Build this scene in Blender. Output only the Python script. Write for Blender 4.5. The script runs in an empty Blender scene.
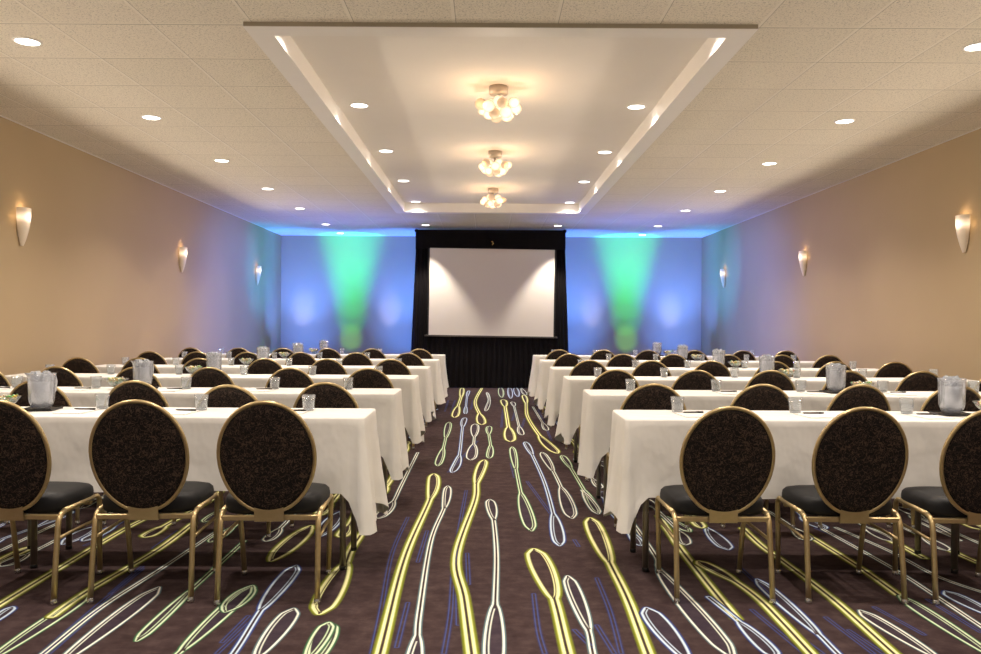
import bpy, math, random
from mathutils import Vector, Matrix
R = random.Random(7)
scene = bpy.context.scene
COL = scene.collection

# ------------------------------------------------------------------ camera
F, CX, CY, PHI, CAMH = 797.0, 486.2, 322.5, 0.0054, 1.22
cam_d = bpy.data.cameras.new('camera')
cam_d.sensor_width = 36.0
cam_d.lens = F / 981.0 * 36.0
cam_d.shift_x = (490.5 - CX) / 981.0
cam_d.shift_y = (CY - 327.0) / 981.0
cam_d.clip_start = 0.05
cam = bpy.data.objects.new('camera', cam_d)
cam.matrix_world = Matrix.Translation((0, 0, CAMH)) @ Matrix.Rotation(math.pi/2, 4, 'X') @ Matrix.Rotation(PHI, 4, 'Z')
COL.objects.link(cam)
scene.camera = cam
cs, sn = math.cos(PHI), math.sin(PHI)
def derot(px, py):
    dx, dy = px - CX, py - CY
    return dx*cs + dy*sn, -dx*sn + dy*cs
def floor_pt(px, py):
    dX, dY = derot(px, py)
    z = F*CAMH/dY
    return (dX*z/F, z)
def X_at(px, z, py=360):
    return derot(px, py)[0]*z/F

# room
XL, XR, YB, YF, H = -4.19, 4.39, 16.26, -2.2, 2.975

# ------------------------------------------------------------------ mesh builder
class MB:
    def __init__(s): s.v, s.f, s.sm, s.mi = [], [], [], []
    def add(s, vs, fs, smooth=False, mi=0):
        o = len(s.v)
        s.v += [tuple(p) for p in vs]
        for f in fs:
            s.f.append(tuple(i+o for i in f)); s.sm.append(smooth); s.mi.append(mi)
        return s
    def box(s, x0, x1, y0, y1, z0, z1, mi=0):
        vs = [(x,y,z) for z in (z0,z1) for y in (y0,y1) for x in (x0,x1)]
        return s.add(vs, [(0,2,3,1),(4,5,7,6),(0,1,5,4),(2,6,7,3),(0,4,6,2),(1,3,7,5)], False, mi)
    def rbox(s, x0, x1, y0, y1, z0, z1, r=0.004, mi=0):
        # box with chamfered vertical and top/bottom edges
        def ring(z, i):
            a = [(x0+i+r,y0+i),(x1-i-r,y0+i),(x1-i,y0+i+r),(x1-i,y1-i-r),(x1-i-r,y1-i),(x0+i+r,y1-i),(x0+i,y1-i-r),(x0+i,y0+i+r)]
            return [(p[0],p[1],z) for p in a]
        vs = ring(z0, r*.7)+ring(z0+r*.7, 0)+ring(z1-r*.7, 0)+ring(z1, r*.7)
        fs = [tuple(range(7,-1,-1)), tuple(range(24,32))]
        for k in range(3):
            for i in range(8):
                j = (i+1) % 8
                fs.append((k*8+i, k*8+j, k*8+8+j, k*8+8+i))
        return s.add(vs, fs, False, mi)
    def tube(s, pts, r, n=8, caps=True, mi=0):
        P = [Vector(p) for p in pts]
        rs = r if isinstance(r, (list, tuple)) else [r]*len(P)
        T = []
        for i in range(len(P)):
            a = P[max(i-1,0)]; b = P[min(i+1,len(P)-1)]
            T.append((b-a).normalized())
        up = Vector((0,0,1)) if abs(T[0].z) < .9 else Vector((1,0,0))
        N = T[0].cross(up).normalized()
        vs, fs = [], []
        for i, p in enumerate(P):
            N = (N - T[i]*N.dot(T[i])).normalized()
            B = T[i].cross(N)
            for k in range(n):
                a = 2*math.pi*k/n
                vs.append(p + (N*math.cos(a)+B*math.sin(a))*rs[i])
        for i in range(len(P)-1):
            for k in range(n):
                j = (k+1) % n
                fs.append((i*n+k, i*n+j, i*n+n+j, i*n+n+k))
        if caps:
            fs.append(tuple(range(n-1,-1,-1))); fs.append(tuple((len(P)-1)*n+k for k in range(n)))
        return s.add(vs, fs, True, mi)
    def loop(s, pts, r, n=8, mi=0):
        P = [Vector(p) for p in pts]; m = len(P)
        c = sum(P, Vector())/m
        nor = (P[0]-c).cross(P[m//4]-c).normalized()
        vs, fs = [], []
        for i, p in enumerate(P):
            t = (P[(i+1)%m]-P[i-1]).normalized()
            o = t.cross(nor).normalized()
            for k in range(n):
                a = 2*math.pi*k/n
                vs.append(p + (o*math.cos(a)+nor*math.sin(a))*r)
        for i in range(m):
            i2 = (i+1) % m
            for k in range(n):
                j = (k+1) % n
                fs.append((i*n+k, i*n+j, i2*n+j, i2*n+k))
        return s.add(vs, fs, True, mi)
    def lathe(s, prof, n=20, c=(0,0,0), sx=1, sy=1, mi=0, smooth=True, a0=0.0):
        vs, fs = [], []
        for (r, z) in prof:
            for k in range(n):
                a = a0 + 2*math.pi*k/n
                vs.append((c[0]+max(r,1e-4)*math.cos(a)*sx, c[1]+max(r,1e-4)*math.sin(a)*sy, c[2]+z))
        for i in range(len(prof)-1):
            for k in range(n):
                j = (k+1) % n
                fs.append((i*n+k, i*n+j, i*n+n+j, i*n+n+k))
        return s.add(vs, fs, smooth, mi)
    def sphere(s, c, r, n=14, m=8, sz=1.0, mi=0):
        prof = [(r*math.sin(math.pi*i/m), -r*sz*math.cos(math.pi*i/m)) for i in range(m+1)]
        return s.lathe(prof, n, c, mi=mi)
    def grid(s, fn, nu, nv, smooth=True, mi=0):
        vs = [fn(i/nu, j/nv) for j in range(nv+1) for i in range(nu+1)]
        fs = [(j*(nu+1)+i, j*(nu+1)+i+1, (j+1)*(nu+1)+i+1, (j+1)*(nu+1)+i) for j in range(nv) for i in range(nu)]
        return s.add(vs, fs, smooth, mi)
    def build(s, name, mats, parent=None, loc=None, recalc=True):
        me = bpy.data.meshes.new(name)
        me.from_pydata(s.v, [], s.f)
        for m in (mats if isinstance(mats, (list, tuple)) else [mats]): me.materials.append(m)
        me.polygons.foreach_set('use_smooth', s.sm)
        me.polygons.foreach_set('material_index', s.mi)
        me.update()
        if recalc:
            import bmesh
            b = bmesh.new(); b.from_mesh(me)
            bmesh.ops.recalc_face_normals(b, faces=b.faces)
            b.to_mesh(me); b.free()
        o = bpy.data.objects.new(name, me)
        COL.objects.link(o)
        if parent is not None: o.parent = parent
        if loc is not None: o.location = loc
        return o

def empty(name, loc=(0,0,0), rz=0.0):
    o = bpy.data.objects.new(name, None)
    o.empty_display_size = .1
    o.location = loc; o.rotation_euler = (0, 0, rz)
    COL.objects.link(o)
    return o
def tag(o, label=None, cat=None, group=None, kind=None):
    if label: o['label'] = label
    if cat: o['category'] = cat
    if group: o['group'] = group
    if kind: o['kind'] = kind
    return o
KIDS = {}
def kids(o):
    if o.name not in KIDS:
        KIDS[o.name] = [c for c in COL.objects if c.parent == o]
    return KIDS[o.name]
def dup(root, loc, rz=0.0, label=None, group=None):
    def rec(o, parent):
        c = o.copy(); COL.objects.link(c); c.parent = parent
        for ch in kids(o): rec(ch, c)
        return c
    r = rec(root, None)
    r.location = loc; r.rotation_euler = (0, 0, rz)
    tag(r, label, None, group)
    return r

# ------------------------------------------------------------------ materials
class NT:
    def __init__(s, name):
        s.m = bpy.data.materials.new(name); s.m.use_nodes = True
        s.t = s.m.node_tree; s.t.nodes.clear()
        s.out = s.t.nodes.new('ShaderNodeOutputMaterial')
    def n(s, typ, **kw):
        nd = s.t.nodes.new('ShaderNode'+typ)
        for k, v in kw.items():
            if k.startswith('i_'): pass
            else: setattr(nd, k, v)
        return nd
    def link(s, a, b): s.t.links.new(a, b)
    def math(s, op, a, b=None, c=None):
        nd = s.n('Math', operation=op)
        for i, x in enumerate((a, b, c)):
            if x is None: continue
            if isinstance(x, (int, float)): nd.inputs[i].default_value = x
            else: s.link(x, nd.inputs[i])
        return nd.outputs[0]
    def mix(s, fac, a, b):
        nd = s.n('Mix', data_type='RGBA')
        for i, x in ((0, fac), (6, a), (7, b)):
            if isinstance(x, (int, float)): nd.inputs[i].default_value = x
            elif isinstance(x, tuple): nd.inputs[i].default_value = (*x, 1)
            else: s.link(x, nd.inputs[i])
        return nd.outputs[2]
    def noise(s, scale, detail=2, rough=.5, vec=None, dist=0):
        nd = s.n('TexNoise')
        nd.inputs['Scale'].default_value = scale; nd.inputs['Detail'].default_value = detail
        nd.inputs['Roughness'].default_value = rough; nd.inputs['Distortion'].default_value = dist
        if vec is not None: s.link(vec, nd.inputs['Vector'])
        return nd.outputs['Fac']
    def coord(s, kind='Object', scale=None):
        tc = s.n('TexCoord').outputs[kind]
        if scale is None: return tc
        mp = s.n('Mapping'); s.link(tc, mp.inputs[0]); mp.inputs['Scale'].default_value = scale
        return mp.outputs[0]
    def ramp(s, fac, stops):
        nd = s.n('ValToRGB'); e = nd.color_ramp.elements
        while len(e) < len(stops): e.new(.5)
        for i, (p, c) in enumerate(stops):
            e[i].position = p; e[i].color = (*c, 1) if isinstance(c, tuple) else (c, c, c, 1)
        s.link(fac, nd.inputs[0])
        return nd.outputs[0]
    def bump(s, h, strength=.2, dist=.01):
        nd = s.n('Bump'); nd.inputs['Strength'].default_value = strength; nd.inputs['Distance'].default_value = dist
        s.link(h, nd.inputs['Height']); return nd.outputs[0]
    def principled(s, color, rough=.5, metal=0.0, normal=None, spec=.5, sheen=0, emis=None, estr=0):
        p = s.n('BsdfPrincipled')
        for nm, x in (('Base Color', color), ('Roughness', rough), ('Metallic', metal), ('Emission Color', emis), ('Emission Strength', estr)):
            if x is None: continue
            if isinstance(x, tuple): p.inputs[nm].default_value = (*x, 1)
            elif isinstance(x, (int, float)): p.inputs[nm].default_value = x
            else: s.link(x, p.inputs[nm])
        p.inputs['Specular IOR Level'].default_value = spec
        if sheen: p.inputs['Sheen Weight'].default_value = sheen
        if normal is not None: s.link(normal, p.inputs['Normal'])
        s.link(p.outputs[0], s.out.inputs[0])
        return p

def m_simple(name, c, rough=.5, metal=0, var=.06, scale=30, spec=.5, bump=0):
    t = NT(name)
    n = t.noise(scale, 2, vec=t.coord())
    a = tuple(x*(1-var) for x in c); b = tuple(min(1, x*(1+var)) for x in c)
    t.principled(t.mix(n, a, b), rough, metal, t.bump(n, bump, .003) if bump else None, spec)
    return t.m

def m_ceiling():
    t = NT('acoustic_tile')
    co = t.coord()
    sep = t.n('SeparateXYZ'); t.link(co, sep.inputs[0])
    def cell_pos(sock, off, per):
        u = t.math('DIVIDE', t.math('SUBTRACT', sock, off), per)
        return t.math('MULTIPLY', t.math('FRACT', u), per), t.math('FLOOR', u)
    fx, ix = cell_pos(sep.outputs[0], -1.405 - 5.99, .599); fy, iy = cell_pos(sep.outputs[1], 4.70 - 12.3, .615)
    barx = t.math('LESS_THAN', fx, .019); bary = t.math('LESS_THAN', fy, .019)
    bar = t.math('MAXIMUM', barx, bary)
    lnx = t.math('LESS_THAN', t.math('ABSOLUTE', t.math('SUBTRACT', fx, .0205)), .0022)
    lny = t.math('LESS_THAN', t.math('ABSOLUTE', t.math('SUBTRACT', fy, .0215)), .0042)
    gap = t.math('MAXIMUM', t.math('MULTIPLY', lnx, .55), t.math('MULTIPLY', lny, .62))
    sp = t.noise(75, 3, .6, co)
    sp2 = t.noise(150, 2, .6, co)
    # each tile has a very slightly different tone
    cell = t.n('TexWhiteNoise', noise_dimensions='2D')
    cmb = t.n('CombineXYZ')
    t.link(ix, cmb.inputs[0]); t.link(iy, cmb.inputs[1])
    t.link(cmb.outputs[0], cell.inputs['Vector'])
    tone = t.mix(cell.outputs['Value'], (.83,.765,.65), (.87,.80,.685))
    spots = t.ramp(t.math('ADD', t.math('MULTIPLY', sp, .6), t.math('MULTIPLY', sp2, .4)), [(.36, .55), (.47, .97), (1, 1.0)])
    mul = t.n('Mix', data_type='RGBA', blend_type='MULTIPLY'); mul.inputs[0].default_value = 1
    t.link(tone, mul.inputs[6]); t.link(spots, mul.inputs[7])
    c = t.mix(bar, mul.outputs[2], (.84,.775,.665))
    c = t.mix(gap, c, (.16,.13,.10))
    rough = t.math('SUBTRACT', .95, t.math('MULTIPLY', barx, .6))
    h = t.math('MULTIPLY', t.math('SUBTRACT', 1.0, bar), sp)
    t.principled(c, rough, 0, t.bump(h, .25, .004), .4)
    return t.m

def m_carpet():
    t = NT('carpet')
    co = t.coord()
    n1 = t.noise(14, 4, .65, co)
    n2 = t.noise(420, 2, .7, co)
    n3 = t.noise(1.3, 2, .5, t.coord(scale=(1, .5, 1)))
    st = t.noise(5, 3, .6, t.coord(scale=(1.0, 3.2, 1)), .6)
    f = t.math('ADD', t.math('MULTIPLY', n1, .5), t.math('ADD', t.math('MULTIPLY', n2, .3), t.math('MULTIPLY', st, .25)))
    base = t.ramp(f, [(.34, (.028,.016,.014)), (.5, (.055,.034,.031)), (.66, (.095,.063,.058))])
    base = t.mix(t.math('MULTIPLY', n3, .35), base, (.05,.033,.05))
    at = t.n('Attribute', attribute_name='Col')
    thr = t.n('Math', operation='MULTIPLY'); t.link(at.outputs['Alpha'], thr.inputs[0])
    t.link(t.math('ADD', .72, t.math('MULTIPLY', n2, .5)), thr.inputs[1]); thr.use_clamp = True
    c = t.mix(thr.outputs[0], base, at.outputs['Color'])
    t.principled(c, 1.0, 0, t.bump(n2, .35, .006), .1, sheen=.0)
    return t.m

def m_fabric():
    t = NT('swirl_fabric')
    co = t.coord()
    n = t.noise(62, 0.4, .5, co, 1.2)
    lines = t.math('LESS_THAN', t.math('ABSOLUTE', t.math('SUBTRACT', n, .5)), .045)
    wv = t.noise(500, 1, .5, co)
    c = t.mix(t.math('MULTIPLY', lines, .85), (.006,.004,.004), (.09,.056,.039))
    c = t.mix(t.math('MULTIPLY', wv, .3), c, (.02,.014,.012))
    t.principled(c, .85, 0, t.bump(wv, .3, .002), .25)
    return t.m

def m_cloth():
    t = NT('tablecloth_linen')
    co = t.coord()
    n = t.noise(3, 3, .5, co)
    w = t.noise(5, 3, .5, t.coord(scale=(1, 1, .7)))
    p = t.principled(t.mix(n, (.80,.775,.74), (.86,.84,.81)), .85, 0, t.bump(w, .6, .035), .2)
    return t.m

def m_gold():
    t = NT('champagne_metal')
    n = t.noise(60, 2, .5, t.coord())
    t.principled(t.mix(n, (.52,.395,.20), (.62,.48,.26)), .36, .8)
    return t.m

def m_drape():
    t = NT('black_velour')
    n = t.noise(40, 2, .5, t.coord())
    t.principled(t.mix(n, (.006,.005,.006), (.014,.012,.013)), .95, 0, None, .15)
    return t.m

def m_glass(name, tint=(.93,.95,.96), diff=.06, rough=.03):
    t = NT(name)
    tr = t.n('BsdfTransparent'); tr.inputs[0].default_value = (*tint, 1)
    gl = t.n('BsdfGlossy'); gl.inputs['Roughness'].default_value = rough
    df = t.n('BsdfDiffuse'); df.inputs[0].default_value = (.85,.88,.92,1)
    nz = t.ramp(t.noise(6, 1, .5, t.coord()), [(0, .46), (1, .54)])
    lw = t.n('LayerWeight'); lw.inputs[0].default_value = .35
    m1 = t.n('MixShader'); t.link(t.math('MULTIPLY', nz, diff*2), m1.inputs[0]); t.link(tr.outputs[0], m1.inputs[1]); t.link(df.outputs[0], m1.inputs[2])
    m2 = t.n('MixShader'); t.link(t.math('ADD', .05, t.math('MULTIPLY', lw.outputs['Facing'], .5)), m2.inputs[0])
    t.link(m1.outputs[0], m2.inputs[1]); t.link(gl.outputs[0], m2.inputs[2])
    t.link(m2.outputs[0], t.out.inputs[0])
    return t.m

def m_emit(name, c, s, base=(.9,.88,.85)):
    t = NT(name)
    n = t.noise(8, 1, .5, t.coord())
    e = t.mix(n, tuple(x*.96 for x in c), c)
    t.principled(base, .4, 0, None, .4, 0, e, s)
    return t.m

def m_sconce():
    # frosted glass, brightest in a band in its upper third where the bulb sits behind it
    t = NT('sconce_glass')
    sep = t.n('SeparateXYZ'); t.link(t.coord(), sep.inputs[0])
    u = t.math('DIVIDE', sep.outputs[2], .34)
    g = t.ramp(u, [(0, .12), (.45, .22), (.6, .4), (.74, 1.0), (.84, .75), (.93, .38), (1.0, .35)])
    e = t.mix(g, (1,.70,.42), (1,.90,.72))
    yy = t.math('DIVIDE', sep.outputs[1], .05)
    side = t.math('POWER', 2.718, t.math('MULTIPLY', t.math('MULTIPLY', yy, yy), -1.0))
    g = t.math('MULTIPLY', g, t.math('ADD', .35, t.math('MULTIPLY', side, .65)))
    t.principled((.55,.46,.36), .45, 0, None, .5, 0, e, t.math('MULTIPLY', t.math('POWER', g, 1.6), 2.8))
    return t.m

def m_globe():
    t = NT('lit_globe_glass')
    lw = t.n('LayerWeight'); lw.inputs[0].default_value = .45
    e = t.ramp(lw.outputs['Facing'], [(0, (1.25,1.08,.82)), (.35, (1.0,.80,.54)), (.75, (.52,.36,.21)), (1, (.38,.25,.14))])
    t.principled((.5,.45,.38), .2, 0, None, .5, 0, e, .92)
    return t.m
M = {
 'wall': None, 'gold': m_gold(), 'fabric': m_fabric(), 'cloth': m_cloth(), 'drape': m_drape(),
 'ceiling': m_ceiling(), 'carpet': m_carpet(),
 'vinyl': m_simple('black_vinyl', (.009,.009,.0105), .5, 0, .2, 60, .3, .1),
 'steel': m_simple('table_leg_steel', (.30,.26,.21), .38, .8, .1),
 'board': m_simple('table_board', (.35,.27,.2), .6, 0, .1),
 'glide': m_simple('steel_glide', (.6,.58,.55), .25, .9),
 'paint': m_simple('ceiling_paint', (.86,.82,.77), .75, 0, .02, 4, .3),
 'trimw': m_simple('white_trim', (.87,.835,.79), .5, 0, .02, 8),
 'screen': m_simple('screen_white', (.90,.84,.755), .9, 0, .01, 6, .1),
 'blackplastic': m_simple('black_plastic', (.012,.012,.013), .35, 0, .2),
 'paper': m_simple('white_paper', (.86,.85,.83), .8, 0, .02),
 'pen': m_simple('dark_pen', (.035,.025,.022), .3, 0, .2),
 'brass': m_simple('brass', (.7,.5,.2), .25, 1),
 'glass': m_glass('clear_glass', (.93,.95,.96), .13),
 'thick': m_glass('thick_glass', (.62,.65,.67), .2),
 'pitcher': m_glass('frosted_plastic', (.84,.88,.94), .62, .15),
 'pitcher_wall': m_glass('clear_plastic', (.95,.96,1.0), .24, .1),
 'ice': m_glass('ice', (.9,.94,.98), .42, .05),
 'bowl': m_glass('bowl_glass', (.90,.94,.93), .12),
 'lens': m_emit('downlight_lens', (1,.95,.86), 9.0),
 'sconce': m_sconce(),
 'globe_lit': m_globe(),
 'globe_dim': m_emit('amber_globe_glass', (1,.70,.42), .22, (.6,.48,.36)),
 'canopy': m_simple('canopy_metal', (.62,.53,.43), .35, .6),
}
M['wall'] = m_simple('wall_paint', (.445,.335,.205), .8, 0, .03, 1.6, .25)

def m_candy():
    t = NT('wrapped_sweets')
    v = t.n('TexVoronoi'); v.inputs['Scale'].default_value = 55; t.link(t.coord(), v.inputs['Vector'])
    sx = t.n('SeparateColor'); t.link(v.outputs['Color'], sx.inputs[0])
    c = t.ramp(sx.outputs[0], [(0, (.75,.72,.6)), (.3, (.15,.45,.12)), (.5, (.8,.55,.1)), (.68, (.8,.78,.7)), (.85, (.5,.12,.06))])
    t.t.nodes[-1].color_ramp.interpolation = 'CONSTANT'
    t.principled(c, .3)
    return t.m
M['candy'] = m_candy()

# ------------------------------------------------------------------ room shell
def struct(name, mb, mats, **kw):
    o = mb.build(name, mats, **kw); o['kind'] = 'structure'; return o

T = .1
struct('wall_left', MB().box(XL-T, XL, YF, YB+T, -.05, 3.3), M['wall'])
struct('wall_right', MB().box(XR, XR+T, YF, YB+T, -.05, 3.3), M['wall'])
struct('wall_back', MB().box(XL, XR, YB, YB+T, -.05, 3.3), M['wall'])

TX0, TX1, TY0, TY1 = -1.437, 1.588, 4.675, 12.68     # tray outline
TB, TP, TW = H-.026, 3.09, .146                      # frame underside, tray panel, frame width
c = MB()
c.box(XL, TX0, YF, YB, H, H+.012); c.box(TX1, XR, YF, YB, H, H+.012)
c.box(TX0, TX1, YF, TY0, H, H+.012); c.box(TX0, TX1, TY1, YB, H, H+.012)
struct('ceiling', c, M['ceiling'])
c = MB()
i0, i1, j0, j1 = TX0+TW, TX1-TW, TY0+TW, TY1-TW
for (a0,a1,b0,b1) in ((TX0,i0,TY0,TY1),(i1,TX1,TY0,TY1),(i0,i1,TY0,j0),(i0,i1,j1,TY1)):
    c.box(a0,a1,b0,b1, TB, TP+.02)
c.box(TX0+.004, TX1-.004, TY0-.006, TY0, TB+.002, H, 1)  # front edge angle, its shade put into a darker colour
struct('trim_1', c, [M['trimw'], m_simple('shaded_edge_moulding', (.36,.31,.23), .6)])                     # soffit frame of the raised tray
struct('ceiling.001', MB().box(i0, i1, j0, j1, TP, TP+.02), M['paint'])
c = MB()                                            # slim wall angle where ceiling meets walls
c.box(XL, XL+.022, YF, YB, H-.004, H+.002); c.box(XR-.022, XR, YF, YB, H-.004, H+.002); c.box(XL+.022, XR-.022, YB-.022, YB, H-.004, H+.002)
struct('trim_2', c, M['trimw'])
for nm, b in (('baseboard_left', (XL, XL+.012, YF, YB)), ('baseboard_right', (XR-.012, XR, YF, YB)), ('baseboard_back', (XL+.012, XR-.012, YB-.012, YB))):
    struct(nm, MB().box(*b, 0, .1), m_simple('baseboard_vinyl', (.06,.045,.04), .5) if nm == 'baseboard_left' else bpy.data.materials['baseboard_vinyl'])

# ------------------------------------------------------------------ carpet with its woven motifs
fv, ff, fc = [], [], []
def lin(r, g, b):
    def f(x):
        x /= 255.0
        return x/12.92 if x <= .04045 else ((x+.055)/1.055)**2.4
    return (f(r), f(g), f(b))
STY = {  # core colour, glow colour, shaft half width, outer glow, glow alpha
 'y': (lin(255,252,190), lin(150,165,25), .0115, .023, .72),
 'w': (lin(250,250,235), lin(120,165,175), .0078, .0125, .55),
 'g': (lin(225,240,205), lin(60,145,95), .0078, .0135, .6),
 'b': (lin(215,232,245), lin(45,85,170), .0078, .015, .7),
 'd': (lin(72,92,160), lin(46,58,112), .0065, .010, .42),
}
def strip(closed, style, inner, lift):
    core, glow, sh, go, ga = STY[style]
    n = len(closed)
    base = len(fv)
    for i in range(n):
        p = Vector(closed[i]); a = Vector(closed[i-1]); b = Vector(closed[(i+1) % n])
        t = (b-a)
        if t.length < 1e-6: t = Vector((0,1))
        t.normalize(); nr = Vector((t.y, -t.x))
        gi = max(.001, min(go*.6, inner[i]-.0035)) if inner[i] is not None else go*.6
        ca = 1.0 if style != 'd' else .6
        for off, col, al in ((go, glow, 0), (go*.5, glow, ga), (go*.18, core, ca), (0, core, ca), (-gi*.45, core, ca*.85), (-gi, glow, .0 if gi > .008 else .25)):
            q = p + nr*off
            fv.append((q.x, q.y, lift)); fc.append((*col, al))
    for i in range(n):
        j = (i+1) % n
        for k in range(5):
            ff.append((base+i*6+k, base+i*6+k+1, base+j*6+k+1, base+j*6+k))
lift_n = [0]
def motif(style, pts, b0=None, b1=None, W0=.05, W1=.05):
    W0 *= .64; W1 *= .64
    """outlined ribbon along pts; b0/b1 = lengths of the bulbs at its two ends (None: cut square)"""
    lift_n[0] += 1
    lift = .0006 + .0000045*lift_n[0]
    P = [Vector(p) for p in pts]
    # catmull-rom
    dense = []
    for i in range(len(P)-1):
        p0 = P[max(i-1,0)]; p1 = P[i]; p2 = P[i+1]; p3 = P[min(i+2,len(P)-1)]
        for k in range(24):
            t = k/24
            dense.append(.5*((2*p1)+(p2-p0)*t+(2*p0-5*p1+4*p2-p3)*t*t+(3*p1-p0-3*p2+p3)*t**3))
    dense.append(P[-1])
    L = [0]
    for i in range(1, len(dense)): L.append(L[-1]+(dense[i]-dense[i-1]).length)
    tot = L[-1]; N = 56
    sh = STY[style][2]
    S = sorted(set([tot*i/N for i in range(N+1)] + [tot*x for x in (.004,.01,.02,.03,.97,.98,.99,.996)]))
    left, right, wl = [], [], []
    k = 0
    for s in S:
        while k < len(L)-2 and L[k+1] < s: k += 1
        u = (s-L[k])/max(1e-6, L[k+1]-L[k])
        p = dense[k].lerp(dense[k+1], min(1, u))
        t = (dense[min(k+2,len(dense)-1)]-dense[max(k-1,0)]).normalized()
        nr = Vector((-t.y, t.x))
        w = sh
        if b0 and s < b0: w += (W0-sh)*max(0, math.sin(math.pi*min(1, max(0, s/b0))**.72))**.58
        if b1 and tot-s < b1: w += (W1-sh)*max(0, math.sin(math.pi*min(1, max(0, (tot-s)/b1))**.72))**.58
        if b0: w *= min(1, math.sqrt(s/(.12*b0)))
        if b1: w *= min(1, math.sqrt(max(0, tot-s)/(.12*b1)))
        left.append(p+nr*w); right.append(p-nr*w); wl.append(w)
    closed = right + left[::-1]
    inner = [max(.0042, x) for x in wl] + [max(.0042, x) for x in wl[::-1]]
    # counter-clockwise so that the outward normal points out
    area = sum(closed[i].x*closed[(i+1)%len(closed)].y-closed[(i+1)%len(closed)].x*closed[i].y for i in range(len(closed)))
    if area < 0: closed.reverse(); inner.reverse()
    if style in 'wgb' and (b0 or b1):               # bluish ground inside the bulbs
        n = len(left); base = len(fv)
        for i in range(n):
            al = .16 if wl[i] > STY[style][2]*1.5 else 0
            for p in (left[i], right[i]): fv.append((p.x, p.y, lift-.0002)); fc.append((*lin(42,58,100), al))
        for i in range(n-1): ff.append((base+2*i, base+2*i+1, base+2*i+3, base+2*i+2))
    strip([(p.x, p.y) for p in closed], style, inner, lift)
    if style != 'd' and (b0 or b1):                 # second line running inside one flank of each bulb
        core, glow, sh_, go, ga = STY[style]
        n = len(left); base = len(fv)
        flip = lift_n[0] % 2
        for i in range(n):
            A_, B_ = (left[i], right[i]) if flip else (right[i], left[i])
            d = (B_-A_); w2 = d.length
            if w2 > 1e-6: d.normalize()
            al = max(0, min(1, (wl[i]-sh_*1.35)/.008))
            for off, a_ in ((.011, 0), (.0155, .85), (.0175, .85), (.0225, 0)):
                q = A_ + d*off
                fv.append((q.x, q.y, lift+.000002)); fc.append((*(core if a_ else glow), a_*al))
        for i in range(n-1):
            if wl[i] < sh_*1.35: continue
            for k in range(3): ff.append((base+4*i+k, base+4*i+k+1, base+4*i+5+k, base+4*i+4+k))
def mpx(style, off, sc, pts, h0=False, h1=False, W0=.05, W1=.05, ext=0):
    """pts are photograph pixels (crop coords): first segment is a bulb if h0, last one if h1"""
    w = [Vector(floor_pt(off[0]+x/sc, off[1]+y/sc)) for (x, y) in pts]
    if ext:                                         # runs on towards the viewer
        d = (w[-1]-w[-2]).normalized(); w.append(w[-1]+d*ext)
    b0 = (w[1]-w[0]).length*1.08 if h0 else None
    b1 = (w[-1]-w[-2]).length*1.08 if h1 else None
    if len(w) == 2: b0, b1 = (b0*.8 if h0 else None), (b1*.8 if h1 else None)
    motif(style, w, b0, b1, W0, W1)
A = ((300,360), 2.225)
def a(style, pts, h0=True, h1=True, W0=.05, W1=.055, ext=0): mpx(style, *A, pts, h0, h1, W0, W1, ext)
# faint blue under-streaks first (lowest)
for pts in ([(240,350),(205,430),(180,560),(160,654)], [(370,290),(345,430),(335,560),(320,654)], [(283,380),(262,450)], [(240,540),(215,640)],
            [(372,430),(375,500)], [(350,510),(352,590)], [(345,90),(335,120)], [(385,90),(380,110)], [(452,110),(448,150)], [(520,520),(530,600),(545,654)],
            [(660,485),(690,560),(715,654)], [(610,400),(620,415)], [(505,270),(560,345)], [(470,230),(478,262)], [(600,300),(612,330)], [(395,180),(330,250)], [(530,110),(560,180)], [(610,600),(650,640)], [(660,590),(700,654)]):
    a('d', pts, False, False)
for y0 in ((300,100),(330,90),(480,110),(500,130)):
    a('d', [(y0[0],y0[1]),(y0[0]-8,y0[1]+25)], False, False)
L_ = ((0,500), 3.924)
for pts in ([(160,604),(400,400),(560,270)], [(190,604),(420,405)], [(850,604),(981,480)], [(430,370),(560,260)], [(330,180),(420,140)], [(600,190),(700,120)], [(870,560),(975,455)]):
    mpx('d', *L_, pts)
R_ = ((731,500), 3.924)
for pts in ([(80,430),(290,604)], [(370,460),(560,604)], [(770,390),(981,520)], [(40,270),(180,400)], [(460,510),(600,604)], [(560,420),(760,530)], [(300,560),(360,604)], [(330,110),(470,170)]):
    mpx('d', *R_, pts)
# the aisle
a('y', [(298,253),(292,302),(236,432),(178,654)], h1=False, W0=.062, ext=1.2)
a('w', [(329,280),(322,325),(292,400),(266,560),(260,625),(240,760)], W0=.042, W1=.05)
a('y', [(410,222),(394,268),(390,310),(349,432),(365,530),(382,654)], h1=False, W0=.056, ext=1.2)
a('w', [(422,310),(430,350),(437,430),(434,553),(430,700)], W0=.05, W1=.058)
a('g', [(472,193),(480,238),(493,302),(516,381)], W0=.045, W1=.062)
a('b', [(501,182),(515,208),(543,270),(565,348),(578,414)], W0=.045, W1=.055)
a('w', [(538,205),(561,243),(583,288),(606,353)], W0=.052, W1=.07)
a('g', [(583,212),(601,238),(634,293),(661,341)], W0=.045, W1=.05)
a('y', [(520,420),(562,520),(596,654)], h1=False, W0=.082, ext=1.2)
a('w', [(595,480),(638,590),(652,654)], h1=False, W0=.05, ext=.6)
a('y', [(645,351),(684,440),(728,530),(775,654)], h1=False, W0=.07, ext=1.2)
a('b', [(770,551),(880,690)], h1=False, W0=.07)
a('g', [(332,138),(325,170),(318,200),(306,236)], W0=.055, W1=.05)
a('b', [(367,128),(362,147),(354,215),(338,251)], W0=.05, W1=.05)
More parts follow.
